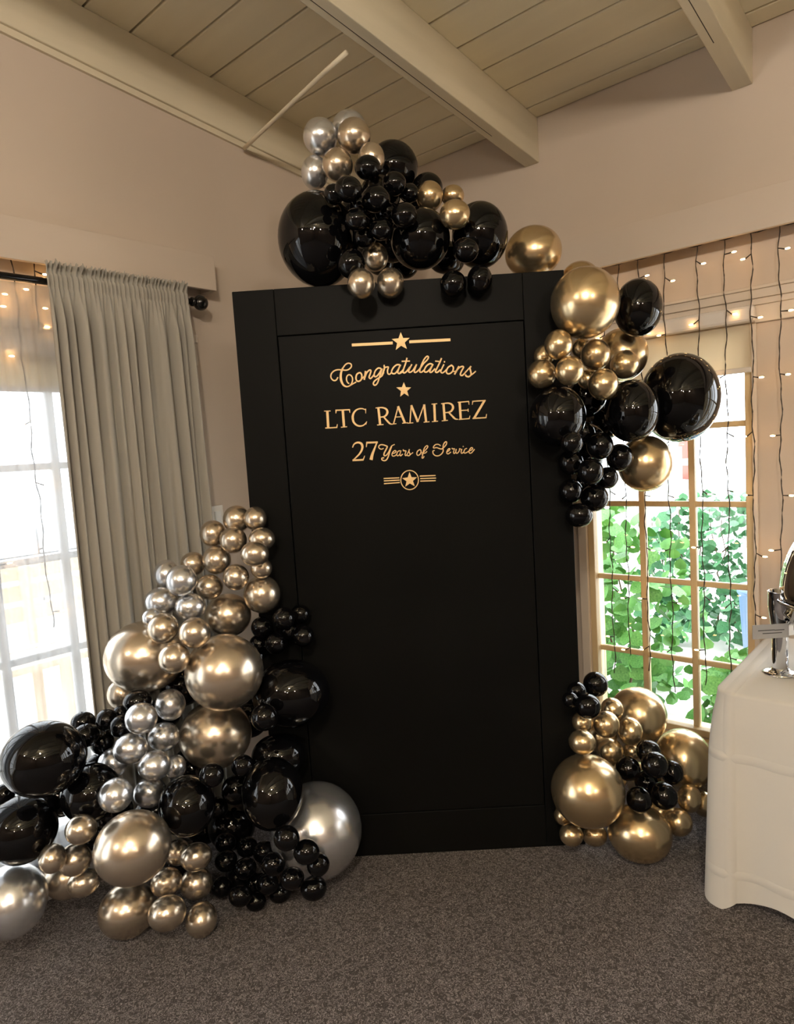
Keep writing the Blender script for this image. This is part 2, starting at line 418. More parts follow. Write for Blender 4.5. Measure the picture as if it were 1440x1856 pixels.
def smooth(pts, k=5):
    p = [np.array(q, float) for q in pts]; out = []
    P = [2*p[0]-p[1]] + p + [2*p[-1]-p[-2]]
    for i in range(1, len(P)-2):
        for j in range(k):
            t = j/k
            out.append(.5*((2*P[i]) + (-P[i-1]+P[i+1])*t + (2*P[i-1]-5*P[i]+4*P[i+1]-P[i+2])*t*t + (-P[i-1]+3*P[i]-3*P[i+1]+P[i+2])*t**3))
    return out + [p[-1]]
def stroke(mb, pts, w, curve=True):
    """ribbon with thickness; w: width in metres, single or (start, mid, end)"""
    q = smooth(pts) if curve and len(pts) > 2 else [np.array(a, float) for a in pts]
    n = len(q); L, Rr = [], []
    for i in range(n):
        t = q[min(i+1, n-1)]-q[max(i-1, 0)]; t = t/(np.hypot(*t)+1e-9); nn = np.array([-t[1], t[0]])
        if hasattr(w, '__len__'):
            f = i/(n-1); ww = w[0]+(w[1]-w[0])*f*2 if f < .5 else w[1]+(w[2]-w[1])*(f-.5)*2
        else: ww = w
        L.append(q[i]+nn*ww/2); Rr.append(q[i]-nn*ww/2)
    b = len(mb.v)
    for i in range(n):
        for (s, z), y in ((L[i], LY1), (Rr[i], LY1), (Rr[i], LY0), (L[i], LY0)): mb.v.append((float(s), y-.0012, float(z)))
    for i in range(n-1):
        o = b+4*i
        for k in range(4): mb.f.append((o+k, o+(k+1) % 4, o+4+(k+1) % 4, o+4+k))
    mb.f.append((b, b+1, b+2, b+3)); o = b+4*(n-1); mb.f.append((o+3, o+2, o+1, o))
def strokes(z, lst):
    mb = MB()
    for it in lst:
        pts, wd = it[0], it[1]
        w = tuple(x*MPP for x in wd) if hasattr(wd, '__len__') else wd*MPP
        stroke(mb, [z(p) for p in pts], w, curve=len(pts) > 2)
    return mb
def star_mesh(pts5, inner=.42):
    """five outer points in panel coords, clockwise from the top"""
    c = np.mean([np.array(p) for p in pts5], axis=0); poly = []
    for i in range(5):
        a, b2 = np.array(pts5[i]), np.array(pts5[(i+1) % 5])
        poly.append(a); poly.append(c+((a+b2)/2-c)*(inner/.81)*1.02)
    mb = MB(); b = len(mb.v)
    mb.v += [(c[0], -.0016, c[1])] + [(p[0], -.0010, p[1]) for p in poly] + [(p[0], LY0, p[1]) for p in poly]
    for i in range(10):
        j = (i+1) % 10; mb.f.append((0, 1+i, 1+j)); mb.f.append((1+i, 11+i, 11+j, 1+j))
    return mb
za, zb, zc3, zd = Z(595, 635, 10.286), Z(725, 635, 10.286), Z(580, 715, 9), Z(730, 715, 9)
ze, zf, zg, zh = Z(630, 790, 12), Z(745, 790, 12), Z(680, 840, 12), Z(630, 595, 7.2)
t = 2.1
cong = strokes(za, [
    ([(185,500),(150,555),(100,560),(55,510),(60,440),(110,385),(180,362),(260,365),(340,370),(400,345),(435,300),(425,255),(375,240),(320,270),(270,340)], 2.3),
    ([(275,330),(245,410),(236,500),(250,580),(290,650),(350,680)], (3.2, 4.4, 2.6)),
    ([(350,680),(410,655),(450,590),(455,520),(430,470),(385,455),(350,490),(345,550),(365,600),(395,620)], 2.3),
    ([(410,655),(470,620),(525,590)], 2.2),
    ([(580,415),(535,450),(520,520),(540,570),(580,575),(620,540),(630,470),(610,425),(580,415)], 2.7), ([(600,562),(650,512),(690,462)], 2.0),
    ([(700,385),(690,450),(675,550)], 3.0), ([(685,510),(720,420),(770,370),(800,380),(785,440),(765,500),(790,525),(830,490),(860,450)], 2.6),
    ([(990,340),(940,330),(890,370),(860,440),(870,490),(910,480),(960,420),(1000,345)], 2.5),
    ([(1010,340),(980,430),(950,530),(920,610),(880,650),(845,630),(860,580),(920,530),(1000,480),(1040,410)], 2.5),
    ([(1050,270),(1045,300),(1070,315),(1125,312),(1110,370),(1115,430),(1150,445),(1190,400)], 2.4), ([(1055,315),(1035,390),(1000,470)], 3.0),
    ([(1340,270),(1280,270),(1220,320),(1185,390),(1200,430),(1250,430),(1300,370),(1340,290)], 2.6), ([(1352,268),(1320,340),(1300,410),(1330,432),(1385,400)], 2.6)])
cb = strokes(zb, [
    ([(0,415),(40,385),(75,340)], 2.0), ([(135,140),(110,240),(75,340),(60,400),(85,420),(130,390),(190,310)], 2.7), ([(35,205),(190,200)], 2.2),
    ([(225,260),(190,330),(165,390),(190,410),(240,380),(280,320),(315,260)], 2.5), ([(315,260),(285,340),(270,400),(300,410),(350,370),(390,320)], 2.5),
    ([(370,360),(440,250),(510,180),(535,130),(510,110),(460,160),(410,260),(380,350),(375,400),(410,405),(460,360)], 2.5),
    ([(610,260),(560,250),(500,290),(460,360),(465,400),(510,400),(570,340),(615,265)], 2.6), ([(622,258),(580,340),(560,400),(595,405),(660,340)], 2.6),
    ([(780,145),(740,240),(690,340),(665,395),(700,410),(760,360)], 2.7), ([(660,200),(765,212)], 2.2),
    ([(825,260),(790,330),(765,395),(790,420),(830,400),(880,350)], 2.5), ([(822,213),(846,215)], 2.5),
    ([(960,280),(900,320),(870,390),(885,430),(930,435),(985,390),(1000,320),(970,280),(950,283)], 2.6), ([(985,392),(1040,390),(1070,350)], 2.0),
    ([(1105,295),(1060,380),(1020,450)], 3.0), ([(1040,410),(1100,330),(1160,300),(1190,315),(1150,390),(1130,450),(1160,470),(1200,440),(1240,390)], 2.6),
    ([(1200,440),(1270,360),(1330,295)], 2.2), ([(1330,295),(1310,330),(1325,400),(1330,450),(1290,490),(1240,480),(1225,450)], 2.8), ([(1300,482),(1360,440),(1420,388)], 2.2)])
n0 = len(cong.v); cong.v += cb.v; cong.f += [tuple(i+n0 for i in f) for f in cb.f]
tag(cong.build('script_lettering', M['lettering'], cpan), 'gold script word Congratulations')
sq = lambda a: a/9.0
for z, lst in (
    (zc3, [([(122,268),(138,545)], 4.4), ([(70,272),(175,268)], 1.6), ([(90,548),(282,537)], 2.2), ([(276,542),(287,485)], (2.2, 1.8, 1.2))]),
    (zc3, [([(375,256),(395,528)], 4.4), ([(255,258),(492,248)], 2.3), ([(266,256),(262,308)], (2.4, 1.8, 1.0)), ([(485,248),(491,300)], (2.4, 1.8, 1.0)), ([(345,535),(445,526)], 1.7)]),
    (zc3, [([(750,252),(700,232),(640,234),(585,262),(548,315),(536,370)], (1.6, 2.6, 4.2)), ([(536,370),(548,440),(590,492),(650,515),(715,500),(762,452)], (4.2, 3.0, 1.6)), ([(748,232),(750,308)], (1.8, 1.8, 1.0)), ([(766,440),(752,490)], 1.4)]),
    (zc3, [([(955,215),(985,492)], 4.2), ([(910,222),(965,212)], 1.6), ([(935,498),(1040,490)], 1.6), ([(960,214),(1030,216),(1085,240),(1103,290),(1080,340),(1040,363),(980,370)], (1.8, 4.2, 1.8)), ([(1040,362),(1090,420),(1145,475),(1190,487)], (2.6, 3.4, 1.4))]),
    (zc3, [([(1280,195),(1204,478)], 2.1), ([(1276,192),(1390,468)], 4.2), ([(1240,368),(1345,362)], 1.7), ([(1165,484),(1250,476)], 1.5), ([(1345,469),(1440,461)], 1.5)]),
    (zd, [([(142,175),(122,465)], 2.1), ([(78,469),(176,462)], 1.5), ([(142,175),(250,448)], 3.9), ([(250,448),(352,165)], 1.9), ([(352,162),(385,446)], 4.0), ([(345,453),(440,444)], 1.5)]),
    (zd, [([(518,155),(530,438)], 4.3), ([(474,158),(566,150)], 1.6), ([(480,444),(580,435)], 1.6)]),
    (zd, [([(668,145),(690,424)], 4.2), ([(630,152),(682,143)], 1.6), ([(640,431),(740,421)], 1.6), ([(675,145),(755,142),(808,168),(824,218),(797,268),(755,290),(695,297)], (1.8, 4.2, 1.8)), ([(752,289),(810,350),(860,397),(908,406)], (2.6, 3.4, 1.4))]),
    (zd, [([(932,125),(950,402)], 4.2), ([(900,128),(1086,113)], 1.9), ([(1080,113),(1086,168)], (1.8, 1.8, 1.0)), ([(948,262),(1070,255)], 1.7), ([(1070,232),(1073,282)], 1.4), ([(918,407),(1095,393)], 2.0), ([(1088,397),(1102,345)], (2.0, 1.8, 1.1))]),
    (zd, [([(1140,112),(1357,97)], 2.0), ([(1147,112),(1138,168)], (2.0, 1.8, 1.0)), ([(1338,100),(1168,388)], 4.0), ([(1143,391),(1368,377)], 2.2), ([(1362,382),(1373,318)], (2.0, 1.8, 1.1))]),
    ): strokes(z, lst).build('letter', M['lettering'], cpan)
strokes(ze, [([(112,255),(140,190),(190,152),(250,145),(305,172),(328,235),(312,310),(265,390),(200,458),(125,530)], (1.8, 4.4, 2.0)), ([(112,532),(348,520)], 3.3), ([(340,530),(378,432)], (2.4, 1.9, 1.2))]).build('digit', M['lettering'], cpan)
strokes(ze, [([(412,148),(662,140)], 3.4), ([(424,140),(412,245)], (2.6, 2.2, 1.4)), ([(645,140),(590,280),(545,400),(515,522)], (2.2, 4.0, 6.0))]).build('digit', M['lettering'], cpan)
yrs = strokes(ze, [
    ([(790,270),(740,290),(690,265),(685,225),(720,195),(780,195),(850,220),(868,238),(840,300),(800,380),(802,430),(850,420),(900,350),(940,260),(970,215),(1030,185)], (1.6, 2.6, 1.6)),
    ([(962,230),(920,350),(890,450),(850,520),(800,540),(750,515),(760,480),(800,480)], 2.2),
    ([(970,385),(1030,370),(1060,335),(1030,320),(985,360),(970,410),(990,440),(1040,430),(1085,390)], 1.8),
    ([(1150,320),(1100,340),(1075,400),(1095,435),(1140,400),(1165,330)], 1.8), ([(1168,318),(1145,400),(1160,435),(1205,395)], 1.8),
    ([(1215,295),(1225,325),(1275,330),(1255,400),(1270,430),(1300,405)], 1.9), ([(1300,405),(1350,300)], 1.5), ([(1350,290),(1340,340),(1365,400),(1340,432),(1300,425)], 2.0), ([(1355,418),(1430,360)], 1.5)])
yrs.build('script_lettering', M['lettering'], cpan)['label'] = 'gold script word Years'
strokes(zf, [([(205,295),(150,330),(130,390),(155,425),(200,400),(225,340),(205,295)], 1.9), ([(215,375),(260,362)], 1.5),
    ([(240,410),(300,330),(360,260),(370,225),(345,215),(300,260),(270,350),(255,430),(245,480),(272,478),(290,440)], 1.8), ([(265,385),(320,370),(355,335)], 1.6)]).build('script_lettering', M['lettering'], cpan)['label'] = 'gold script word of'
strokes(zf, [([(650,215),(600,185),(540,190),(495,235),(500,265),(560,255),(620,275),(670,285),(720,250),(770,190),(780,140),(755,130),(715,180),(700,260),(705,330),(670,390),(610,430),(540,430),(490,390),(483,330),(520,318)], (1.7, 2.1, 1.8)),
    ([(790,350),(840,310),(850,280),(820,285),(785,340),(785,380),(820,390),(875,350)], 1.8), ([(895,262),(910,285),(950,280),(930,350),(945,385),(985,345)], 1.8),
    ([(990,285),(980,350),(1005,380),(1050,335),(1065,270)], 1.8), ([(1065,272),(1100,300)], 1.4), ([(1112,285),(1095,350),(1110,380),(1155,350)], 1.8), ([(1130,232),(1152,230)], 2.0),
    ([(1222,270),(1180,290),(1155,350),(1175,375),(1220,360),(1265,330)], 1.8), ([(1265,330),(1330,300),(1345,265),(1310,260),(1270,320),(1275,370),(1320,370),(1388,290)], 1.8)]).build('script_lettering', M['lettering'], cpan)['label'] = 'gold script word Service'
def pts5(z, lst): return [z(p) for p in lst]
star_mesh(pts5(zh, [(697,50),(812,126),(776,268),(632,282),(580,140)])).build('star', M['lettering'], cpan)
star_mesh(pts5(zh, [(737,702),(832,772),(802,888),(690,892),(640,772)])).build('star', M['lettering'], cpan)
star_mesh(pts5(zg, [(752,188),(914,300),(866,495),(660,505),(592,320)])).build('star', M['lettering'], cpan)
for z, a, b, wd in ((zh, (58,219), (592,192), 5.0), (zh, (808,177), (1346,150), 5.0)):
    strokes(z, [([a, b], wd)]).build('bar', M['lettering'], cpan)
for a, b in (((190,328),(530,312)), ((195,380),(538,362)), ((197,440),(540,415)), ((975,275),(1320,262)), ((985,330),(1330,318)), ((987,384),(1322,373))):
    strokes(zg, [([a, b], 2.0)]).build('bar', M['lettering'], cpan)
ringp = [(755+192*math.cos(2*PI*k/40), 360+208*math.sin(2*PI*k/40)) for k in range(41)]
strokes(zg, [(ringp, 1.7)]).build('ring', M['lettering'], cpan)

# ================================================================== BALLOONS
def balloon_mesh(name, m, seg=40, rings=26):
    prof = []
    for i in range(rings+1):
        th = PI*i/rings*.965
        r, z = math.sin(th), math.cos(th)
        if th > PI/2:
            f = (th-PI/2)/(PI/2); r *= 1-.07*f*f; z *= 1+.01*f*f
        prof.append((max(r, .0005), z))
    zb_ = prof[-1][1]
    prof += [(.07, zb_-.015), (.055, zb_-.03), (.085, zb_-.045), (.06, zb_-.05), (.001, zb_-.048)]
    return MB().lathe(prof, seg).mesh(name, m, True)
BM = {k: balloon_mesh('balloon_'+k, M[mm]) for k, mm in (('black', 'black_rubber'), ('gold', 'gold'), ('champagne', 'champagne'), ('silver', 'silver'))}
COLN = {'black': 'black', 'gold': 'gold', 'champagne': 'champagne', 'silver': 'silver'}
ORD = ['topmost', 'second from top', 'third from top', 'fourth from top', 'fifth from top', 'sixth from top', 'seventh from top', 'eighth from top', 'ninth from top',
       'tenth from top', 'eleventh from top', 'twelfth from top', 'thirteenth from top', 'fourteenth from top', 'fifteenth from top', 'sixteenth from top',
       'seventeenth from top', 'eighteenth from top', 'nineteenth from top', 'lowest but one', 'lowest']
placed = []           # (centre, radius)
def settle(px, py, rx, ry, d0, behind=False, squish=1.0):
    """move the balloon towards the viewer until it clears floor, walls, panel and the balloons behind it"""
    rx *= 1.045; ry *= 1.045
    rx_ = rx/math.sqrt(1+((px-720)/FPX)**2); ry_ = ry/math.sqrt(1+((py-928)/FPX)**2)
    d = d0
    while d > 1.2:
        c = at(px, py, d); a, b = rx_*d/FPX, ry_*d/FPX; R = max(a, b, math.sqrt(a*b))
        ok = c[2] > b*1.0 and c[0] > .17+R and c[1] < -.10-R
        if ok:
            s = (c-PN) @ PU; n = (c-PN) @ PNn
            if -R < s < PWID+R and c[2] < PH+R and not behind:
                ds = max(0, -s, s-PWID); dz = max(0, c[2]-PH); lat = math.hypot(ds, dz)
                if lat < R and n < math.sqrt(max(R*R-lat*lat, 0))*1.04+.004: ok = False
        if ok:
            for q, rq in placed:
                dd = c-q; m = (R+rq)*squish
                if abs(dd[0]) < m and abs(dd[1]) < m and abs(dd[2]) < m and dd @ dd < m*m: ok = False; break
        if ok: return c, a, b, R
        d -= .008
    return c, a, b, R
bunches = []
def bunch(cl, col, phrase, items, d0, layer, behind=False, size='small', labels=None):
    bunches.append((cl, col, phrase, items, d0, layer, behind, size, labels))

# --- garland over the top of the panel
bunch('top', 'black', '', [(712,305,44,50)], 2.56, 0, True, labels=['mid-sized black balloon behind the small cluster, under the silver ones'])
bunch('top', 'black', '', [(775,342,27,29)], 2.56, 0, True, labels=['black balloon mostly hidden behind the three gold ones above backdrop'])
bunch('top', 'gold', '', [(967,457,50,47)], 2.64, 0, True, labels=['gold balloon peeking over the top edge of backdrop, right of black ones'])
bunch('top', 'gold', '', [(1052,507,34,33)], 2.62, 0, True, labels=['gold balloon half hidden behind the big gold one at the backdrop corner'])
bunch('top', 'black', '', [(870,427,49,60), (577,435,69,85), (762,433,52,56)], 2.50, 1, labels=[
    'large black balloon at the right end of the top garland', 'largest black balloon at the left end of the top garland', 'large black balloon in the middle of the top garland'])
bunch('top', 'silver', 'in the silver trio crowning the top garland', [(633,229,29,30), (581,248,30,35), (571,313,24,31)], 2.50, 1)
bunch('top', 'champagne', 'in the champagne trio crowning the top garland', [(674,287,23,29), (642,246,29,33), (612,299,27,31)], 2.48, 2)
bunch('top', 'gold', 'of the gold trio above the backdrop', [(821,355,20,20), (779,356,23.5,28), (825,389,27,27)], 2.50, 2)
bunch('top', 'black', 'in the black cluster over the backdrop centre', [(655,372,20,20), (606,352,18,19), (742,350,17,18), (700,385,20,20), (660,430,20,20), (667,304,23,23), (632,343,24,24), (715,333,21,22),
    (647,398,21,21), (733,390,23,23), (690,416,20,20), (682,361,25,25)], 2.48, 3)
bunch('top', 'black', 'of the black trio at right end of garland', [(845,453,23,23), (870,507,22,26), (822,515,23,24)], 2.48, 2)
bunch('top', 'black', '', [(637,478,25,27)], 2.48, 2, labels=['small black balloon tucked between largest black balloon and three gold ones'])
bunch('top', 'champagne', 'of three hanging over the backdrop top edge', [(680,466,23,26), (655,514,24,27), (707.5,513,24,27)], 2.46, 4)
# --- garland down the right edge of the panel
bunch('right', 'gold', '', [(1128,643,46,47)], 2.60, 0, labels=['mid-sized gold balloon partly hidden behind the small gold cluster, beside window'])
bunch('right', 'black', '', [(1157,558,43,52)], 2.62, 0, labels=['black balloon right of the big gold one at the backdrop corner'])
bunch('right', 'black', '', [(1232,721,72,78)], 2.60, 0, labels=['biggest black balloon in front of the paned window'])
bunch('right', 'gold', '', [(1170,840,49,49)], 2.62, 0, labels=['gold balloon hanging before the window under the biggest black balloon'])
bunch('right', 'black', '', [(1146,745,49,55)], 2.54, 1, labels=['large black balloon between the biggest black one and the backdrop edge'])
bunch('right', 'black', '', [(1011,755,50,53)], 2.50, 1, labels=['large black balloon overlapping the right edge of the backdrop'])
bunch('right', 'gold', '', [(1061,549,61,64)], 2.52, 1, labels=['biggest gold balloon at the upper right corner of the backdrop'])
bunch('right', 'gold', 'in the gold cluster at right backdrop edge', [(987,645,18,19), (1055,632,18,19), (1066,688,18,18), (1013,625,25,27), (983,678,25,26), (1080,643,26,28), (1133,661,26,26), (1033,672,25,26), (1094,697,27,28)], 2.48, 2)
bunch('right', 'black', 'in the black cluster dangling at right backdrop edge', [(1058,786,21,21), (1037,802,20,20), (1088,808,24,24), (1035,838,22,22), (1124,829,24,24), (1102,866,19,19), (1071,855,23,23), (1035,890,21,21), (1078,902,25,24), (1050,934,24,21)], 2.52, 2)
# --- floor cluster beside the white table
bunch('rfloor', 'gold', '', [(1157,1296,51,50)], 2.80, 0, labels=['large gold balloon against the window in the floor cluster'])
bunch('rfloor', 'gold', '', [(1239,1376,52,55)], 2.76, 0, labels=['large gold balloon beside the white tablecloth in the floor cluster'])
bunch('rfloor', 'gold', '', [(1160,1510,57,53)], 2.70, 1, labels=['large gold balloon standing on the carpet right of backdrop'])
bunch('rfloor', 'gold', '', [(1066,1433,65,66)], 2.66, 1, labels=['largest gold balloon at the foot of the backdrop, right side'])
bunch('rfloor', 'gold', 'of those half hidden behind right floor cluster', [(1022,1478,17,18), (1146,1362,16,16), (1276,1457,20,23)], 2.68, 1)
bunch('rfloor', 'gold', 'in the group above the largest gold floor balloon', [(1110,1285,20,20), (1057,1309,19,19), (1143,1325,22,25), (1056,1345,24,22), (1107,1361,23,23), (1100,1313,23,24)], 2.64, 2)
bunch('rfloor', 'gold', 'of two left of the white tablecloth', [(1250,1447,21,26), (1230,1490,25.5,25.5)], 2.62, 2)
bunch('rfloor', 'gold', '', [(1036,1513,21,21), (1078,1513,23,21)], 2.60, 2, labels=['small gold balloon on carpet at the backdrop foot, nearer the backdrop', 'small gold balloon on carpet between its twin and large gold balloon'])
bunch('rfloor', 'black', 'of four atop the right floor cluster', [(1046,1253,17,17), (1034,1268,14,14), (1080,1240,22,22), (1066,1280,23,22)], 2.62, 3)
bunch('rfloor', 'black', 'in the black bunch amid the right floor cluster', [(1172,1418,21,21), (1176,1362,22,21), (1219,1400,20,22), (1139,1393,22,22), (1159,1450,23,24), (1204,1442,25,25), (1187,1386,24,24)], 2.60, 3)
# --- big pile left of the panel
bunch('left', 'champagne', '', [(224,1256,30,31)], 2.50, 0, labels=['pale champagne balloon half hidden under the big gold one by curtain'])
bunch('left', 'black', '', [(528,1257,68,60)], 2.62, 0, labels=['large black balloon before the lower left of the backdrop, uppermost there'])
bunch('left', 'black', '', [(506,1370,48,40)], 2.60, 0, labels=['mid-sized black balloon under the large one before the backdrop'])
bunch('left', 'silver', '', [(573,1505,80,88)], 2.64, 0, labels=['large silver balloon on the carpet against the backdrop foot'])
bunch('left', 'black', 'filling the gaps of the left pile', [(112,1440,40,40), (165,1505,36,36), (205,1470,36,36), (480,1300,24,24), (330,1450,40,40)], 2.36, 0)
bunch('top', 'black', 'filling the gaps of the top garland', [(690,352,36,36), (648,400,40,40), (712,440,36,36), (806,466,30,30)], 2.62, 0, True)
bunch('right', 'black', 'filling the gaps of the right garland', [(1066,800,32,32), (1060,878,28,28)], 2.62, 0)
bunch('left', 'champagne', '', [(475,1077,32,33)], 2.58, 0, labels=['mid-sized champagne balloon overlapping the left edge of the backdrop'])
bunch('left', 'champagne', '', [(414,1115,41,38)], 2.54, 1, labels=['mid-sized champagne balloon just left of the backdrop edge, above the biggest'])
bunch('left', 'champagne', '', [(263,1190,72,63)], 2.48, 1, labels=['large champagne balloon in front of the grey curtain'])
bunch('left', 'champagne', '', [(391,1331,64,61)], 2.46, 1, labels=['large champagne balloon directly under the largest one of left pile'])
bunch('left', 'champagne', '', [(407,1218,69,67)], 2.48, 1, labels=['largest champagne silver balloon in the middle of the left pile'])
bunch('left', 'black', '', [(80,1375,78,68)], 2.40, 1, labels=['large black balloon before the sheer curtain at the far left'])
bunch('left', 'black', '', [(165,1437,54,54)], 2.40, 0, labels=['black balloon deep in the left pile between large ones and silver group'])
bunch('left', 'black', '', [(340,1460,50,55)], 2.42, 0, labels=['large black balloon deep in left pile, right of the silver group'])
bunch('left', 'black', '', [(40,1503,66,63)], 2.30, 2, labels=['large black balloon cut by the picture edge, above the silver one'])
bunch('left', 'black', '', [(8,1440,20,20)], 2.30, 2, labels=['small black balloon at the picture edge between two large black ones'])
bunch('left', 'silver', '', [(22,1633,65,69)], 2.30, 3, labels=['large silver balloon on the carpet at the lower left picture edge'])
bunch('left', 'champagne', '', [(122,1590,43,40)], 2.30, 2, labels=['mid-sized champagne balloon behind the small group near the left edge'])
bunch('left', 'champagne', '', [(241,1536,69,68)], 2.36, 3, labels=['large champagne balloon low in the left pile, below silver group'])
bunch('left', 'champagne', '', [(232,1649,53,52)], 2.34, 2, labels=['large bronze gold balloon on the carpet at the front of left pile'])
bunch('left', 'black', '', [(494,1438,54,65)], 2.52, 2, labels=['large black balloon beside the large silver one at the backdrop foot'])
bunch('left', 'champagne', 'in the bunch at the summit of left pile', [(463,940,20,21), (474,1030,19,18), (475,977,23,20), (386,967,23,23), (350,1022,22,21), (429,941,24,24), (462,1004,25,22), (423,979,24,23), (393,1015,25,25), (428,1046,23,23), (380,1064,24,22)], 2.54, 2)
bunch('left', 'silver', 'in the silver group before the curtain', [(275,1119,17,16), (302,1040,22,25), (293,1090,30,25), (345,1100,27,24), (329,1052,28,27)], 2.50, 3)
bunch('left', 'champagne', 'of three touching the large one by curtain', [(296,1139,28,27), (353,1147,28,27), (316,1193,28,27)], 2.44, 4)
bunch('left', 'black', 'in the black group near the sheer curtain', [(219,1293,14,15), (151,1310,23,20), (194,1305,20,20), (219,1317,20,20), (185,1345,22,22), (250,1272,26,21), (156,1333,25,21)], 2.40, 2)
bunch('left', 'silver', 'in the silver column of the left pile', [(309,1277,27,28), (318,1390,19,22), (297,1335,28,26), (256,1302,29,28), (205,1383,27,27), (237,1357,31,28), (272,1436,29,28), (210,1441,31,31), (280,1388,29,27)], 2.40, 4)
bunch('left', 'champagne', 'in the group by the left picture edge', [(95,1556,25,27), (152,1600,30,26), (147,1503,29,27), (136,1558,30,30)], 2.26, 4)
bunch('left', 'champagne', 'in the group at the front of left pile', [(322,1545,23,24), (302,1599,28,27), (356,1553,28,26), (356,1601,29,30), (365,1667,28,33), (303,1655,34,33)], 2.36, 4)
bunch('left', 'black', 'in the upper black cluster before the backdrop', [(525,1144,18,18), (470,1168,18,18), (475,1137,19,19), (545,1113,17,17), (515,1121,20,20), (550,1153,19,19), (500,1166,19,19)], 2.58, 2)
bunch('left', 'black', 'in the black cluster amid the left pile', [(394,1464,20,20), (440,1388,20,20), (384,1405,22,22), (429,1431,27,27)], 2.46, 3)
bunch('left', 'black', 'in the black heap on the carpet', [(430,1590,20,20), (465,1600,20,20), (409,1527,19,19), (448,1535,19,19), (479,1544,20,20), (520,1519,23,23), (577,1567,20,22), (410,1560,20,20), (403,1608,19,19), (508,1618,19,19), (556,1544,23,23), (496,1566,22,22),
    (445,1574,20,20), (464,1634,18,18), (530,1592,21,21), (485,1602,20,20), (569,1610,23,23), (436,1623,21,21)], 2.52, 3)

NAMES = {'black': 'black_balloon', 'gold': 'gold_balloon', 'champagne': 'champagne_balloon', 'silver': 'silver_balloon'}
GRP = {'top': 'balloons of the garland over the backdrop', 'right': 'balloons of the garland at the right edge of the backdrop',
       'rfloor': 'balloons of the floor cluster by the table', 'left': 'balloons of the pile left of the backdrop'}
rng = random.Random(3)
for layer in range(6):
    for (cl, col, phrase, items, d0, ly, behind, size, labels) in bunches:
        if ly != layer: continue
        order = sorted(range(len(items)), key=lambda i: items[i][1])
        rank = {i: k for k, i in enumerate(order)}
        for i, (px, py, rx, ry) in enumerate(items):
            c, a, b, R = settle(px, py, rx, ry, d0, behind)
            placed.append((c, R))
            o = bpy.data.objects.new(NAMES[col], BM[col]); COL.objects.link(o)
            fz = Vector(CAM-c).normalized()                      # round end towards the room, neck to the back
            fz = (fz + Vector((rng.uniform(-.3, .3), rng.uniform(-.3, .3), rng.uniform(-.15, .35)))).normalized()
            up = Vector((CU[0], CU[1], CU[2])); xx = up.cross(fz).normalized(); yy = fz.cross(xx)
            rot = Matrix((xx, yy, fz)).transposed()
            o.matrix_world = Matrix.Translation(Vector(c)) @ rot.to_4x4() @ Matrix.Diagonal((a, b, math.sqrt(a*b), 1))
            if labels: lab = labels[i]
            else:
                k = rank[i]; n = len(items)
                od = 'lowest' if k == n-1 and n > 1 else ORD[k]
                lab = f'small {COLN[col]} balloon, {od} {phrase}'
            tag(o, lab, 'balloon', GRP[cl])

# dark balloons glimpsed in the gaps, deep inside the clusters: set back until they clear everything in front
def settle_back(px, py, r, d0):
    r_ = r*1.045/math.sqrt(1+((px-720)/FPX)**2/2+((py-928)/FPX)**2/2); d = d0
    for q, rq in placed:                # start behind every balloon it would cover
        v = q-CAM; dq = float(v @ CF); qx = 720+FPX*float(v @ CR)/dq; qy = 928-FPX*float(v @ CU)/dq
        if math.hypot(qx-px, qy-py) < r+rq*FPX/dq and dq < 2.58: d = max(d, dq)
    while d < 3.0:
        c = at(px, py, d); R = r_*d/FPX
        if c[2] < R or c[0] < .17+R or c[1] > -.10-R: return None
        s_ = (c-PN) @ PU; n = (c-PN) @ PNn
        ok = not (-R < s_ < PWID+R and c[2] < PH+R and abs(n+.02) < R+.035)
        if ok and -R < s_ < PWID+R and c[2] < PH-.1 and n < 0: return None
        if ok:
            for q, rq in placed:
                dd = c-q; m = R+rq
                if dd @ dd < m*m: ok = False; break
        if ok: return c, R
        d += .008
    return None
FILL = (('left', 'black', 'glimpsed deep inside the left pile', [(330,1240,40), (452,1300,36), (350,1395,42), (285,1470,40), (420,1495,44), (205,1500,38), (300,1290,30), (330,1555,34), (395,1640,26), (100,1470,36), (455,1195,30), (250,1420,30), (470,1500,34), (180,1395,30), (340,1310,30), (300,1400,34), (370,1500,30)], 2.25),
        ('top', 'black', 'glimpsed deep inside the top garland', [(690,470,28), (735,480,24), (815,470,28), (640,395,30), (690,345,28), (760,390,26), (665,435,26)], 2.30),
        ('rfloor', 'gold', 'glimpsed deep inside the right floor cluster', [(1105,1400,34), (1195,1470,30), (1090,1335,28), (1170,1415,34)], 2.30),
        ('right', 'black', 'glimpsed deep inside the right garland', [(1062,720,36), (1060,830,32), (1095,765,32), (1065,885,24)], 2.32))
for cl, col, phrase, items, d0 in FILL:
    got = []
    for px, py, r in items:
        res = settle_back(px, py, r, d0)
        if res is None: continue
        c, R = res; placed.append((c, R))
        o = bpy.data.objects.new(NAMES[col], BM[col]); COL.objects.link(o)
        fz = Vector(CAM-c).normalized(); up = Vector((CU[0], CU[1], CU[2])); xx = up.cross(fz).normalized(); yy = fz.cross(xx)
        o.matrix_world = Matrix.Translation(Vector(c)) @ Matrix((xx, yy, fz)).transposed().to_4x4() @ Matrix.Diagonal((R, R, R, 1))
        got.append((py, o))
    got.sort(key=lambda t: t[0])
    for k, (_, o) in enumerate(got):
        od = 'lowest' if k == len(got)-1 else ORD[k]
        tag(o, f'{COLN[col]} balloon, {od} of those {phrase}', 'balloon', GRP[cl])

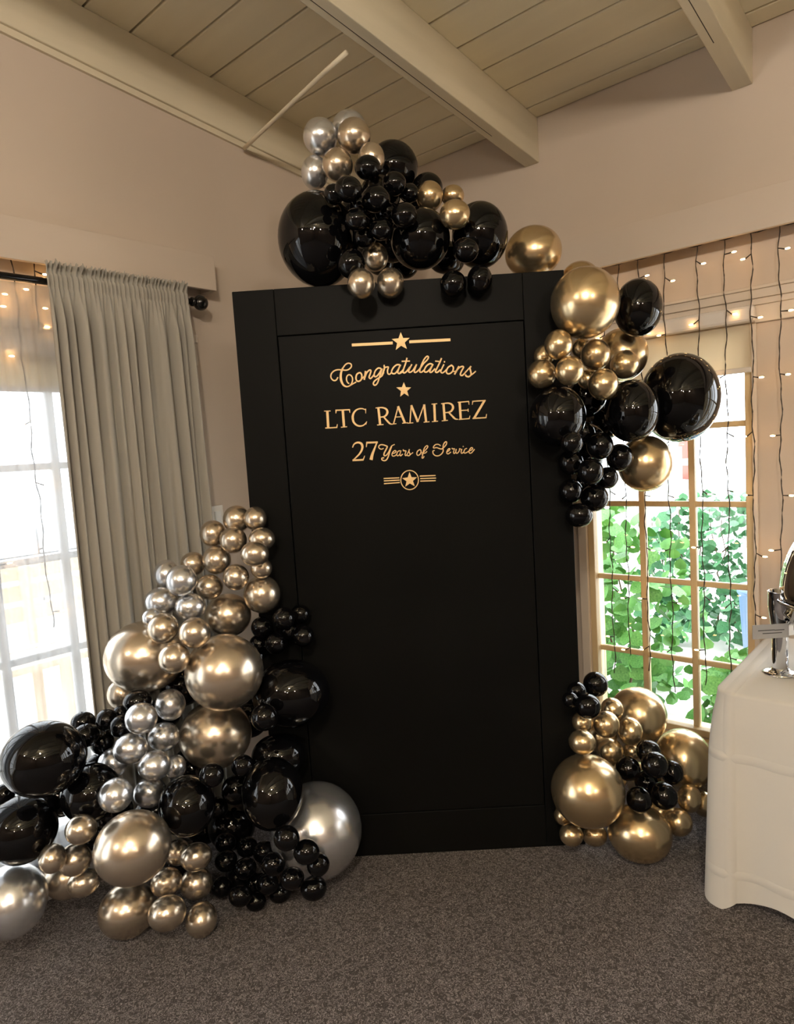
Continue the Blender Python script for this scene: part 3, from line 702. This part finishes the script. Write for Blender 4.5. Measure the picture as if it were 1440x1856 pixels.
# ================================================================== CURTAIN, SHEER, ROD
RZ, RX = 2.272, .10
rod = empty('curtain_rod', (RX, -1.45, RZ), 'black metal curtain rod with ball finial below the valance', 'curtain rod')
shift(MB().tube([(RX, -1.455, RZ), (RX, -3.5, RZ)], .0125, 14), rod.location).build('pole', M['black_metal'], rod, True)
fb = MB().lathe([(.001, -.036)] + [(.032*math.sin(PI*i/14), -.032*math.cos(PI*i/14)) for i in range(1, 14)] + [(.001, .032)], 24)
fo = fb.build('finial', M['black_metal'], rod, True); fo.location = (0, .034, 0); fo.rotation_euler = (PI/2, 0, 0)
fo.rotation_euler = (-PI/2, 0, 0)
cc = MB().lathe([(.0125, 0), (.019, .002), (.019, .012), (.013, .016)], 18).build('collar', M['black_metal'], rod, True)
cc.location = (0, -.012, 0); cc.rotation_euler = (-PI/2, 0, 0)
for yb in (-1.475, -3.2):
    MB().box(-RX+.001, -.011, yb+1.45-.006, yb+1.45+.006, -.006, .006).build('bracket', M['black_metal'], rod)

CY0, CY1 = -2.052, -1.488
NF = 260
def fold(u, seed):
    r = random.Random(seed); s = 0
    for k in range(7):
        fr = r.uniform(6, 22); s += math.sin(2*PI*fr*u + r.uniform(0, 6.28))*r.uniform(.4, 1.0)
    return s/3.2
F1 = [fold(i/NF, 11) for i in range(NF+1)]
F2 = [math.sin(2*PI*(13.0*(i/NF) + .55*math.sin(5.1*i/NF) + .4*math.sin(13*i/NF))) for i in range(NF+1)]
F3 = [math.sin(2*PI*(34*(i/NF)) + 2.2*math.sin(17*i/NF)) for i in range(NF+1)]
F4 = [math.sin(2*PI*(8.0*(i/NF) + .5*math.sin(7*i/NF+1))) for i in range(NF+1)]
rows = []
zs = [2.337, 2.328, 2.318, 2.308, 2.300, 2.292, 2.284, 2.272, 2.260, 2.250, 2.240, 2.228, 2.21, 2.18, 2.14, 2.08, 2.0, 1.9, 1.8, 1.68, 1.55, 1.4, 1.25, 1.1, .95, .8, .65, .5, .35, .2, .1, .03]
for z in zs:
    row = []
    for i in range(NF+1):
        u = i/NF; v = min(1, max(0, (2.25-z)/2.2))
        y = CY0 + (CY1-CY0)*u + .02*v*(u-.3)
        if z > 2.296:        # ruffled heading above the rod pocket
            k = (z-2.296)/.04; x = RX + .019 + k*(.016*F3[i] + .008*F1[i]) + .006*k; y += .007*k*F3[(i+2) % NF]; zz = z + .009*k*F3[(i*3) % NF]*F1[i]
        elif z > 2.245:      # pocket round the rod
            pin = .5*math.exp(-((z-2.250)/.004)**2)+math.exp(-((z-2.296)/.004)**2); x = RX + .0255 + .006*F3[i]*(1-.3*pin) + .003*F1[i] - .003*pin; zz = z
        else:
            k = min(1, (2.245-z)/.12); k2 = min(1, (2.245-z)/1.0)
            x = RX + .030 + k*(.021*F2[i]*(1-.3*k2) + .010*F1[i]*(1-.5*k2)) + k2*.016*F4[i] + .004*F3[i]*(1-k)
            y += .006*k*F1[(i+20) % NF]*k2; zz = z
        row.append((x, y, zz))
    rows.append(row)
cur = MB().grid(rows).build('curtain', M['curtain'], smooth=True, solid=.0016)
tag(cur, 'gathered taupe grey curtain panel hanging from the black rod', 'curtain')
# sheer
SY0, SY1 = -3.35, -2.02
rows = []
for z in [2.262, 2.255, 2.24, 2.2, 2.1, 1.95, 1.7, 1.4, 1.1, .8, .5, .25, .1, .03]:
    row = []
    for i in range(241):
        u = i/240; k = min(1, (2.262-z)/.2); v = (2.262-z)/2.2
        f = math.sin(2*PI*(15*u+.5*math.sin(9*u))) * .013 + math.sin(2*PI*31*u+2*math.sin(21*u))*.006
        row.append((.071 + f*.75*(.25+.75*k)*(.8+.5*v), SY0+(SY1-SY0)*u + .01*v*math.sin(14*u), z))
    rows.append(row)
sh = MB().grid(rows).build('sheer_curtain', M['sheer'], smooth=True)
tag(sh, 'translucent white sheer curtain glowing with daylight at the left', 'curtain')

# ================================================================== ROLLER SHADES
def roller(axis, a0, a1, zb, label, off=.0):
    o = empty('roller_shade', (0, 0, 0), label, 'shade')
    def bx(u0, u1, v0, v1, z0, z1):
        return MB().box(u0, u1, -v1, -v0, z0, z1) if axis == 'x' else MB().box(v0, v1, u0, u1, z0, z1)
    bx(a0, a1, .020 if axis == 'x' else .004, .066 if axis == 'x' else .030, 2.022, 2.088).build('cassette', M['cassette'], o, bevel=.012)
    bx(a0+.02, a1-.02, off+.026, off+.028, zb, 2.024).build('blind_fabric', M['shade'], o)
    bx(a0+.02, a1-.02, off+.022, off+.034, zb-.022, zb).build('bottom_bar', M['cassette'], o, bevel=.004)
    return o
roller('x', 1.145, 1.925, 1.845, 'half-raised beige roller shade at the top of the paned window')
roller('y', -3.3, -1.49, 1.91, 'pale roller shade behind the sheer curtain at the left', off=-.012)
rs = empty('roller_shade', (2.105, -.05, 2.02), 'white round end of the next roller shade at the right edge', 'shade')
t_ = MB().tube([(0, 0, 0), (1.05, 0, 0)], .030, 18).build('roller_tube', M['plastic'], rs, True)
MB().tube([(-.022, 0, 0), (-.001, 0, 0)], .012, 10).build('end_pin', M['black_metal'], rs, True)
MB().box(.0, .006, .001, .049, -.035, .035).build('bracket', M['plastic'], rs)

# ================================================================== STRING LIGHTS
bulb_me = MB().lathe([(.0005, -.009), (.0022, -.0085), (.0033, -.004), (.0033, .003), (.0022, .007), (.0005, .009)], 10).mesh('bulb', M['bulb'], True)
def strand(x, y, z0, z1, axis, label, seed, group, first=None, step=.237):
    r = random.Random(seed); o = empty('light_strand', (x, y, z0), label, 'string lights', group)
    mb = MB(); pts = []; n = int((z0-z1)/.02); ph = r.uniform(0, 6)
    for i in range(n+1):
        zz = -i*.02; wob = .004*math.sin(i*.33+ph) + .002*math.sin(i*1.1+2*ph)
        pts.append((wob, .003*math.sin(i*.9), zz) if axis == 'x' else (.003*math.sin(i*.9), wob, zz))
    ra = [.0017 + .0007*(i % 2) + r.uniform(0, .0005) for i in range(len(pts))]
    mb.tube(pts, ra, 6)
    zz = -(first if first is not None else r.uniform(.08, .2)); k = r.choice((0, 1)); spots = []
    while zz > -(z0-z1)+.03:
        i = min(n, int(-zz/.02)); p = pts[i]; sd = 1 if (k % 2) else -1; k += 1 if r.random() < .75 else 0
        L = r.uniform(.018, .028)
        e = (p[0]+sd*L, p[1], zz-r.uniform(-.004, .008)) if axis == 'x' else (p[0], p[1]+sd*L, zz-r.uniform(-.004, .008))
        mb.tube([p, tuple((a+b)/2 for a, b in zip(p, e)), e], [.0022, .0025, .0032], 6)
        spots.append((e, sd)); zz -= step*r.uniform(.93, 1.07)
    mb.build('wire', M['wire'], o, True)
    for e, sd in spots:
        b = place('bulb', bulb_me, o, (e[0]+(sd*.010 if axis == 'x' else 0), e[1]+(sd*.010 if axis == 'y' else 0), e[2]),
                  (0, sd*PI/2, 0) if axis == 'x' else (-sd*PI/2, 0, 0))
    return o
WHICH = ['leftmost', 'second from left', 'third from left', 'fourth from left', 'fifth from left', 'sixth from left', 'seventh from left', 'rightmost']
for i, x in enumerate((1.303, 1.381, 1.473, 1.58, 1.718, 1.823, 1.921, 2.021)):
    strand(x, -.083, 2.40, (.45, .55, .5, .42, .47, .5, .72, .80)[i], 'x', f'{WHICH[i]} strand of warm mini lights hanging before the paned window', 40+i, 'light strands on the window wall',
           first=(.10, .15, .12, .155, .11, .10, .13, .13)[i])
for i, y in enumerate((-2.13, -2.29, -2.40)):
    strand(.037, y, 2.36, 1.0+.15*(i % 2), 'y', ['strand of mini lights behind the sheer, nearest the grey curtain', 'middle strand of mini lights behind the sheer curtain',
           'strand of mini lights behind the sheer at the picture edge'][i], 70+i, 'light strands behind the sheer', first=.13+.03*i)
for i, y in enumerate((-2.06, -2.21)):  # extra short strands added to strengthen the warm glow under the valance
    strand(.037, y, 2.36, 2.09, 'y', ['short end of mini lights hooked under the valance beside grey curtain', 'short end of mini lights hooked under valance near picture edge'][i], 90+i, 'light strands behind the sheer', first=.05, step=.06)
# the feed cable the strands hang from
pts = [(1.29+.02*i, -.085+.002*math.sin(i), 2.362+.003*math.sin(i*1.1)) for i in range(62)]
tag(MB().tube(pts, .0028, 6).build('feed_cable', M['wire'], smooth=True), 'thin dark cable along the bottom edge of window wall valance', 'cable')

# ================================================================== SMALL WALL THINGS
sw = empty('light_switch', (.001, -1.385, 1.335), 'white wall switch plate between curtain and backdrop', 'switch')
MB().box(0, .006, -.055, .055, -.06, .06).build('plate', M['plastic'], sw, bevel=.003)
for yy in (-.024, .024): MB().box(.0061, .010, yy-.017, yy+.017, -.034, .034).build('rocker', M['white_paint'], sw, bevel=.002)
cp = MB().tube([(.030, -1.063, 3.026), (.12, -1.083, 3.026), (.75, -1.215, 3.026), (.884, -1.24, 3.026)], .009, 10).build('conduit_pipe', M['beam'], smooth=True)
tag(cp, 'thin painted pipe spanning from the wall beam to the middle beam', 'pipe')

# ================================================================== TABLE, CLOTH, CHAFING DISH
TX0, TX1, TY0, TY1, TZ = 1.975, 3.80, -.835, -.115, .745
tb = empty('folding_table', ((TX0+TX1)/2, (TY0+TY1)/2, 0), 'folding banquet table under the white tablecloth', 'table')
shift(MB().box(TX0+.01, TX1-.01, TY0+.01, TY1-.01, TZ-.03, TZ-.003), tb.location).build('tabletop', M['wood_dark'], tb, bevel=.01)
for x in (TX0+.25, TX1-.25):
    for y in (TY0+.12, TY1-.12):
        shift(MB().tube([(x, y, .002), (x, y, TZ-.03)], .013, 10), tb.location).build('leg', M['cassette'], tb, True)
def cloth():
    r_ = .06; per = []          # perimeter points, outward normals, corner weight
    cs = [(TX0+r_, TY0+r_, PI, 1.5*PI), (TX1-r_, TY0+r_, 1.5*PI, 2*PI), (TX1-r_, TY1-r_, 0, .5*PI), (TX0+r_, TY1-r_, .5*PI, PI)]
    for k, (cx, cy, a0, a1) in enumerate(cs):
        for i in range(15):
            a = a0+(a1-a0)*i/14; per.append((cx+r_*math.cos(a), cy+r_*math.sin(a), math.cos(a), math.sin(a), math.sin(PI*i/14)))
        nx = cs[(k+1) % 4]; e0 = per[-1]; e1 = (nx[0]+r_*math.cos(nx[2]), nx[1]+r_*math.sin(nx[2]))
        n = int(math.hypot(e1[0]-e0[0], e1[1]-e0[1])/.02)
        for i in range(1, n):
            f = i/n; dc = min(f, 1-f)*math.hypot(e1[0]-e0[0], e1[1]-e0[1]); wc = math.exp(-(dc/.09)**2)*.0
            per.append((e0[0]+(e1[0]-e0[0])*f, e0[1]+(e1[1]-e0[1])*f, e0[2], e0[3], wc))
    L = [0]
    for i in range(1, len(per)): L.append(L[-1]+math.hypot(per[i][0]-per[i-1][0], per[i][1]-per[i-1][1]))
    cx, cy = (TX0+TX1)/2, (TY0+TY1)/2; rows = []
    for k in (0.0, .35, .6, .8, .89): # top rings
        rows.append([(cx+(p[0]-cx)*k, cy+(p[1]-cy)*k, TZ+.004+.002*math.sin(9*(p[0])*k+5)*math.sin(11*p[1]+k*3)) for p in per])
    for e_, dz in ((.024, .0035), (.010, .003), (.003, .0026)): rows.append([(p[0]-p[2]*e_, p[1]-p[3]*e_, TZ+dz) for p in per])
    for v in [0, .006, .02] + [j/26 for j in range(1, 27)]:
        row = []
        for p, s in zip(per, L):
            wc = p[4]
            amp = v**1.15
            fo = .026*math.sin(s*15.5+.9*math.sin(s*4.1)+.8) + .018*math.sin(s*29+1.3) + .010*math.sin(s*6.7)
            q = min(1, v*3.2); q = q*q*(3-2*q)
            out = .006 + .010*min(1, v*8) + (amp*.6+.4*q)*fo*1.1 - q*.004
            fs = s-L[14]; up_ = .030*math.exp(-((fs-.13)/.07)**2) if 0 < fs < .5 else 0
            drop = (.700 + .010*math.sin(s*6) + .042*wc - up_)*v
            z = max(.004, TZ-.004-drop) if v > 0 else TZ-.002
            y = p[1]+p[3]*out; x = p[0]+p[2]*out
            row.append((x, min(y, -.012), z))
        rows.append(row)
    for r in rows: r.append(r[0])
    return MB().grid(rows)
tc_ = cloth().build('tablecloth', M['cloth'], smooth=True)
tag(tc_, 'long ivory white tablecloth draped to the floor at the right', 'tablecloth')
# fold creases pressed into the cloth: fine relief
def crease(m):
    N, L = m.node_tree.nodes, m.node_tree.links
    d = [n for n in N if n.type == 'BSDF_DIFFUSE'][0]; tc = [n for n in N if n.type == 'TEX_COORD'][0]
    wv = N.new('ShaderNodeTexWave'); wv.inputs['Scale'].default_value = .78; wv.inputs['Distortion'].default_value = .0; wv.inputs['Phase Offset'].default_value = 1.1; wv.bands_direction = 'Z'
    wv2 = N.new('ShaderNodeTexWave'); wv2.inputs['Scale'].default_value = .70; wv2.inputs['Distortion'].default_value = .0; wv2.bands_direction = 'X'
    rr = []
    for q in (wv, wv2):
        L.new(tc.outputs['Object'], q.inputs['Vector'])
        r = N.new('ShaderNodeValToRGB'); r.color_ramp.elements[0].position = .985; r.color_ramp.elements[1].position = 1.0
        L.new(q.outputs['Fac'], r.inputs[0]); rr.append(r)
    a = N.new('ShaderNodeMath'); a.operation = 'MAXIMUM'; L.new(rr[0].outputs[0], a.inputs[0]); L.new(rr[1].outputs[0], a.inputs[1])
    bp = N.new('ShaderNodeBump'); bp.inputs['Strength'].default_value = .5; bp.inputs['Distance'].default_value = .006
    L.new(a.outputs[0], bp.inputs['Height']); L.new(bp.outputs[0], d.inputs['Normal'])
crease(M['cloth'])

DX, DY, DZ = 2.112, -.572, TZ+.006
dish = empty('chafing_dish', (DX, DY, DZ), 'chrome chafing dish with domed lid on the white table', 'chafing dish')
col_prof = [(.0255, .008), (.0255, .15), (.0265, .16), (.034, .215), (.036, .235), (.036, .285), (.0375, .288), (.034, .288), (.033, .24), (.001, .235)]
MB().lathe(col_prof, 28).build('column', M['chrome'], dish, True)
MB().lathe([(.001, 0), (.055, 0), (.056, .003), (.045, .008), (.030, .012), (.026, .02)], 28).build('foot', M['chrome'], dish, True)
BX, BY = .196, .05
MB().lathe([(.001, .17), (.12, .172), (.185, .19), (.203, .225), (.205, .255), (.215, .258), (.215, .264), (.200, .264)], 48, (BX, BY, 0)).build('pan', M['chrome'], dish, True)
MB().lathe([(.200, .266)] + [(.205*math.cos(a), .27+.30*math.sin(a)) for a in [PI/2*i/16 for i in range(0, 16)]] + [(.001, .57)], 48, (BX, BY, 0)).build('lid', M['chrome'], dish, True)
MB().tube([(BX-.05, BY-.16, .44), (BX-.05, BY-.20, .46), (BX+.05, BY-.20, .46), (BX+.05, BY-.16, .44)], .007, 10).build('handle', M['chrome'], dish, True)
MB().lathe(col_prof, 28, (BX*2, BY*2, 0)).build('column', M['chrome'], dish, True)
MB().lathe([(.001, 0), (.055, 0), (.056, .003), (.045, .008), (.030, .012), (.026, .02)], 28, (BX*2, BY*2, 0)).build('foot', M['chrome'], dish, True)
MB().lathe([(.001, 0), (.042, 0), (.045, .004), (.045, .045), (.040, .047), (.038, .01), (.001, .01)], 24, (BX-.1, BY-.02, .001)).build('fuel_holder', M['chrome'], dish, True)
MB().box(.02, BX*2-.02, -.012, .012, .155, .166).build('shelf_bar', M['chrome'], dish)
# clip-on label card
u = Vector((CR[0], CR[1], 0)).normalized(); nf = Vector((u.y, -u.x, 0))
lc = empty('label_card', (DX, DY, DZ+.163), 'small grey label card clipped to the chrome dish stand', 'label card')
lc.location = Vector((DX, DY, DZ+.163)) + nf*.046
lc.rotation_euler = (0, 0, math.atan2(u.y, u.x))
MB().box(-.118, .006, -.0012, .0012, -.024, .024).build('card', M['card'], lc)
MB().box(.0, .020, -.003, .006, -.018, .022).build('clip', M['chrome'], lc, bevel=.002)
for zz, a, b in ((.0045, -.10, -.045), (.0035, -.045, -.012), (-.006, -.085, -.02)):
    MB().box(a, b, -.0018, -.0011, zz-.0014, zz+.0014).build('print_line', M['ink'], lc)

# ================================================================== CEILING LAMPS (unseen behind the viewer; first follows balloon highlights, others added for light)
for i, (x, y, r) in enumerate(((3.28, -3.95, .085), (1.5, -6.6, .07), (4.3, -6.6, .07), (5.9, -4.2, .07), (5.6, -7.0, .07))):
    zt = zc(y); hang = .52
    o = empty('ceiling_lamp', (x, y, zt), ['warm globe ceiling lamp right behind the viewer', 'warm globe lamp at the rear near the curtain wall', 'warm globe lamp at the rear middle of the room', 'warm globe lamp near the far side wall', 'warm globe lamp in the farthest rear corner of the room'][i], 'lamp', 'ceiling lamps')
    MB().lathe([(.001, -.001), (.06, -.001), (.06, -.02), (.012, -.03), (.012, -hang+r*.9), (.03, -hang+r*.85), (.03, -hang+r*.7)], 20).build('canopy', M['black_metal'], o, True)
    g = MB().lathe([(max(.001, r*math.sin(PI*k/16)), -hang-.03+r*math.cos(PI*k/16)) for k in range(17)], 24).build('globe', M['globe'], o, True)

# ================================================================== OUTSIDE
tag(MB().box(-14, 16, -14, 16, -.35, -.12).build('ground_outside', M['patio']), 'pale sunlit paving outside the windows', 'ground', kind='structure')
leaf_v = [(0, 0, 0), (.5, .15, .06), (.62, .5, .02), (.42, .8, -.04), (0, 1.08, -.12), (-.42, .8, -.04), (-.62, .5, .02), (-.5, .15, .06), (0, .5, -.03)]
leaf_f = [(8, i, (i+1) % 8) for i in range(8)]
def leaf_mesh(name, m):
    me = bpy.data.meshes.new(name); me.from_pydata(leaf_v, [], leaf_f); me.materials.append(m)
    me.polygons.foreach_set('use_smooth', [True]*8); return me
LM = {'leaf': leaf_mesh('leaf', M['leaf']), 'leaf_dark': leaf_mesh('leaf_deep', M['leaf_dark'])}
def bush(loc, sx, sy, sz, label, m, nleaf, nstuff, size, seed):
    r = random.Random(seed); o = empty('climbing_bush', loc, label, 'bush', 'bushes outside the window')
    def rp(front):
        while True:
            a, b, c = r.uniform(-1, 1), r.uniform(-1, 1), r.uniform(0, 1)
            e = (abs(a)**3+abs(b)**3+c**4)
            if e < 1 and (not front or b < -.25): break
        return Vector((a*sx, b*sy, c*sz))
    st = MB()
    for k in range(9):
        p = Vector((r.uniform(-.7, .7)*sx, r.uniform(-.3, .5)*sy, 0)); pts = [p]
        for j in range(6): p = p+Vector((r.uniform(-.08, .08), r.uniform(-.05, .05), sz*.15)); pts.append(p)
        st.tube(pts, [.009-.001*j for j in range(7)], 6)
    st.build('stem', M['stem'], o, True)
    V, Fc = [], []
    for k in range(nstuff):
        p = rp(False); q = Matrix.Rotation(r.uniform(0, 6.28), 3, 'Z') @ Matrix.Rotation(r.uniform(.4, 2.4), 3, 'X'); s = size*r.uniform(.6, 1.0); n = len(V)
        V += [tuple(p+q @ (Vector(v)*s)) for v in leaf_v]; Fc += [tuple(i+n for i in f) for f in leaf_f]
    me = bpy.data.meshes.new('foliage'); me.from_pydata(V, [], Fc); me.materials.append(M[m])
    fo = place('foliage', me, o); fo['kind'] = 'stuff'
    for k in range(nleaf):
        p = rp(True); p.y -= sy*.15
        place('leaf', LM[m], o, p, (r.uniform(.5, 1.5), r.uniform(-.5, .5), r.uniform(-1.0, 1.0)), [size*r.uniform(.8, 1.35)]*3)
    return o
bush((.45, 1.05, -.12), .95, .35, 1.28, 'light green leafy bush outside the paned window, nearest the glass', 'leaf', 260, 900, .085, 5)
bush((1.75, .75, -.12), .30, .25, .55, 'low light green bush outside at the window bottom', 'leaf', 90, 260, .08, 6)
bush((1.15, 2.6, -.12), .75, .4, 1.20, 'deep green clipped bush outside behind the light green one', 'leaf_dark', 200, 1200, .07, 8)
bush((-.9, 3.2, -.12), .8, .4, 1.55, 'tall light green bush outside further along the fence', 'leaf', 140, 900, .08, 9)
bn = empty('storage_bin', (1.60, 1.72, -.12), 'blue plastic bin outside beside the deep green bush', 'bin')
MB().lathe([(.001, 0), (.16, 0), (.20, .62), (.21, .63), (.21, .66), (.19, .66)], 24).build('body', M['blue'], bn, True)
MB().lathe([(.001, .70), (.14, .695), (.215, .67), (.215, .65)], 24).build('lid', M['blue'], bn, True)
fe = empty('garden_fence', (-1.2, 4.4, -.12), 'white slatted garden fence outside beyond the bushes', 'fence')
for k in range(34): MB().box(k*.13, k*.13+.055, 0, .02, .06, 1.55).build('picket', M['fence'], fe)
for z in (.3, .85, 1.35): MB().box(-.05, 4.45, .021, .05, z, z+.07).build('rail', M['fence'], fe)
rd = empty('garden_parasol', (-.05, 5.2, -.12), 'closed red parasol outside above the bushes', 'parasol')
MB().tube([(0, 0, 0), (0, 0, 2.1)], .02, 10).build('pole', M['fence'], rd, True)
MB().lathe([(.02, 2.05), (.06, 1.95), (.09, 1.6), (.11, 1.25), (.12, 1.15), (.02, 1.17)], 14).build('canopy', M['red'], rd, True)
be = empty('garden_bench', (-1.5, -1.6, -.12), 'tan wooden bench outside seen through the sheer curtain', 'bench')
for k in range(4): MB().box(-.30+k*.13, -.19+k*.13, -1.6, 1.2, .62, .66).build('slat', M['bench'], be)
for k in range(3): MB().box(-.36, -.33, -1.6, 1.2, .80+k*.13, .90+k*.13).build('back_slat', M['bench'], be)
for y in (-1.4, 0, 1.0):
    MB().box(-.34, -.28, y, y+.06, 0, 1.15).build('leg', M['bench'], be); MB().box(.14, .20, y, y+.06, 0, .62).build('leg', M['bench'], be)
gw = empty('garden_wall', (-4.6, -1.5, -.12), 'pale grey stone wall outside beyond the bench', 'wall')
for r_ in range(4):
    for k in range(11):
        y0 = -4.2 + k*.8 + (.4 if r_ % 2 else 0)
        MB().box(-.15, .15, y0+.01, y0+.79, r_*.3+.005, r_*.3+.295).build('stone', M['stone'], gw, bevel=.015)
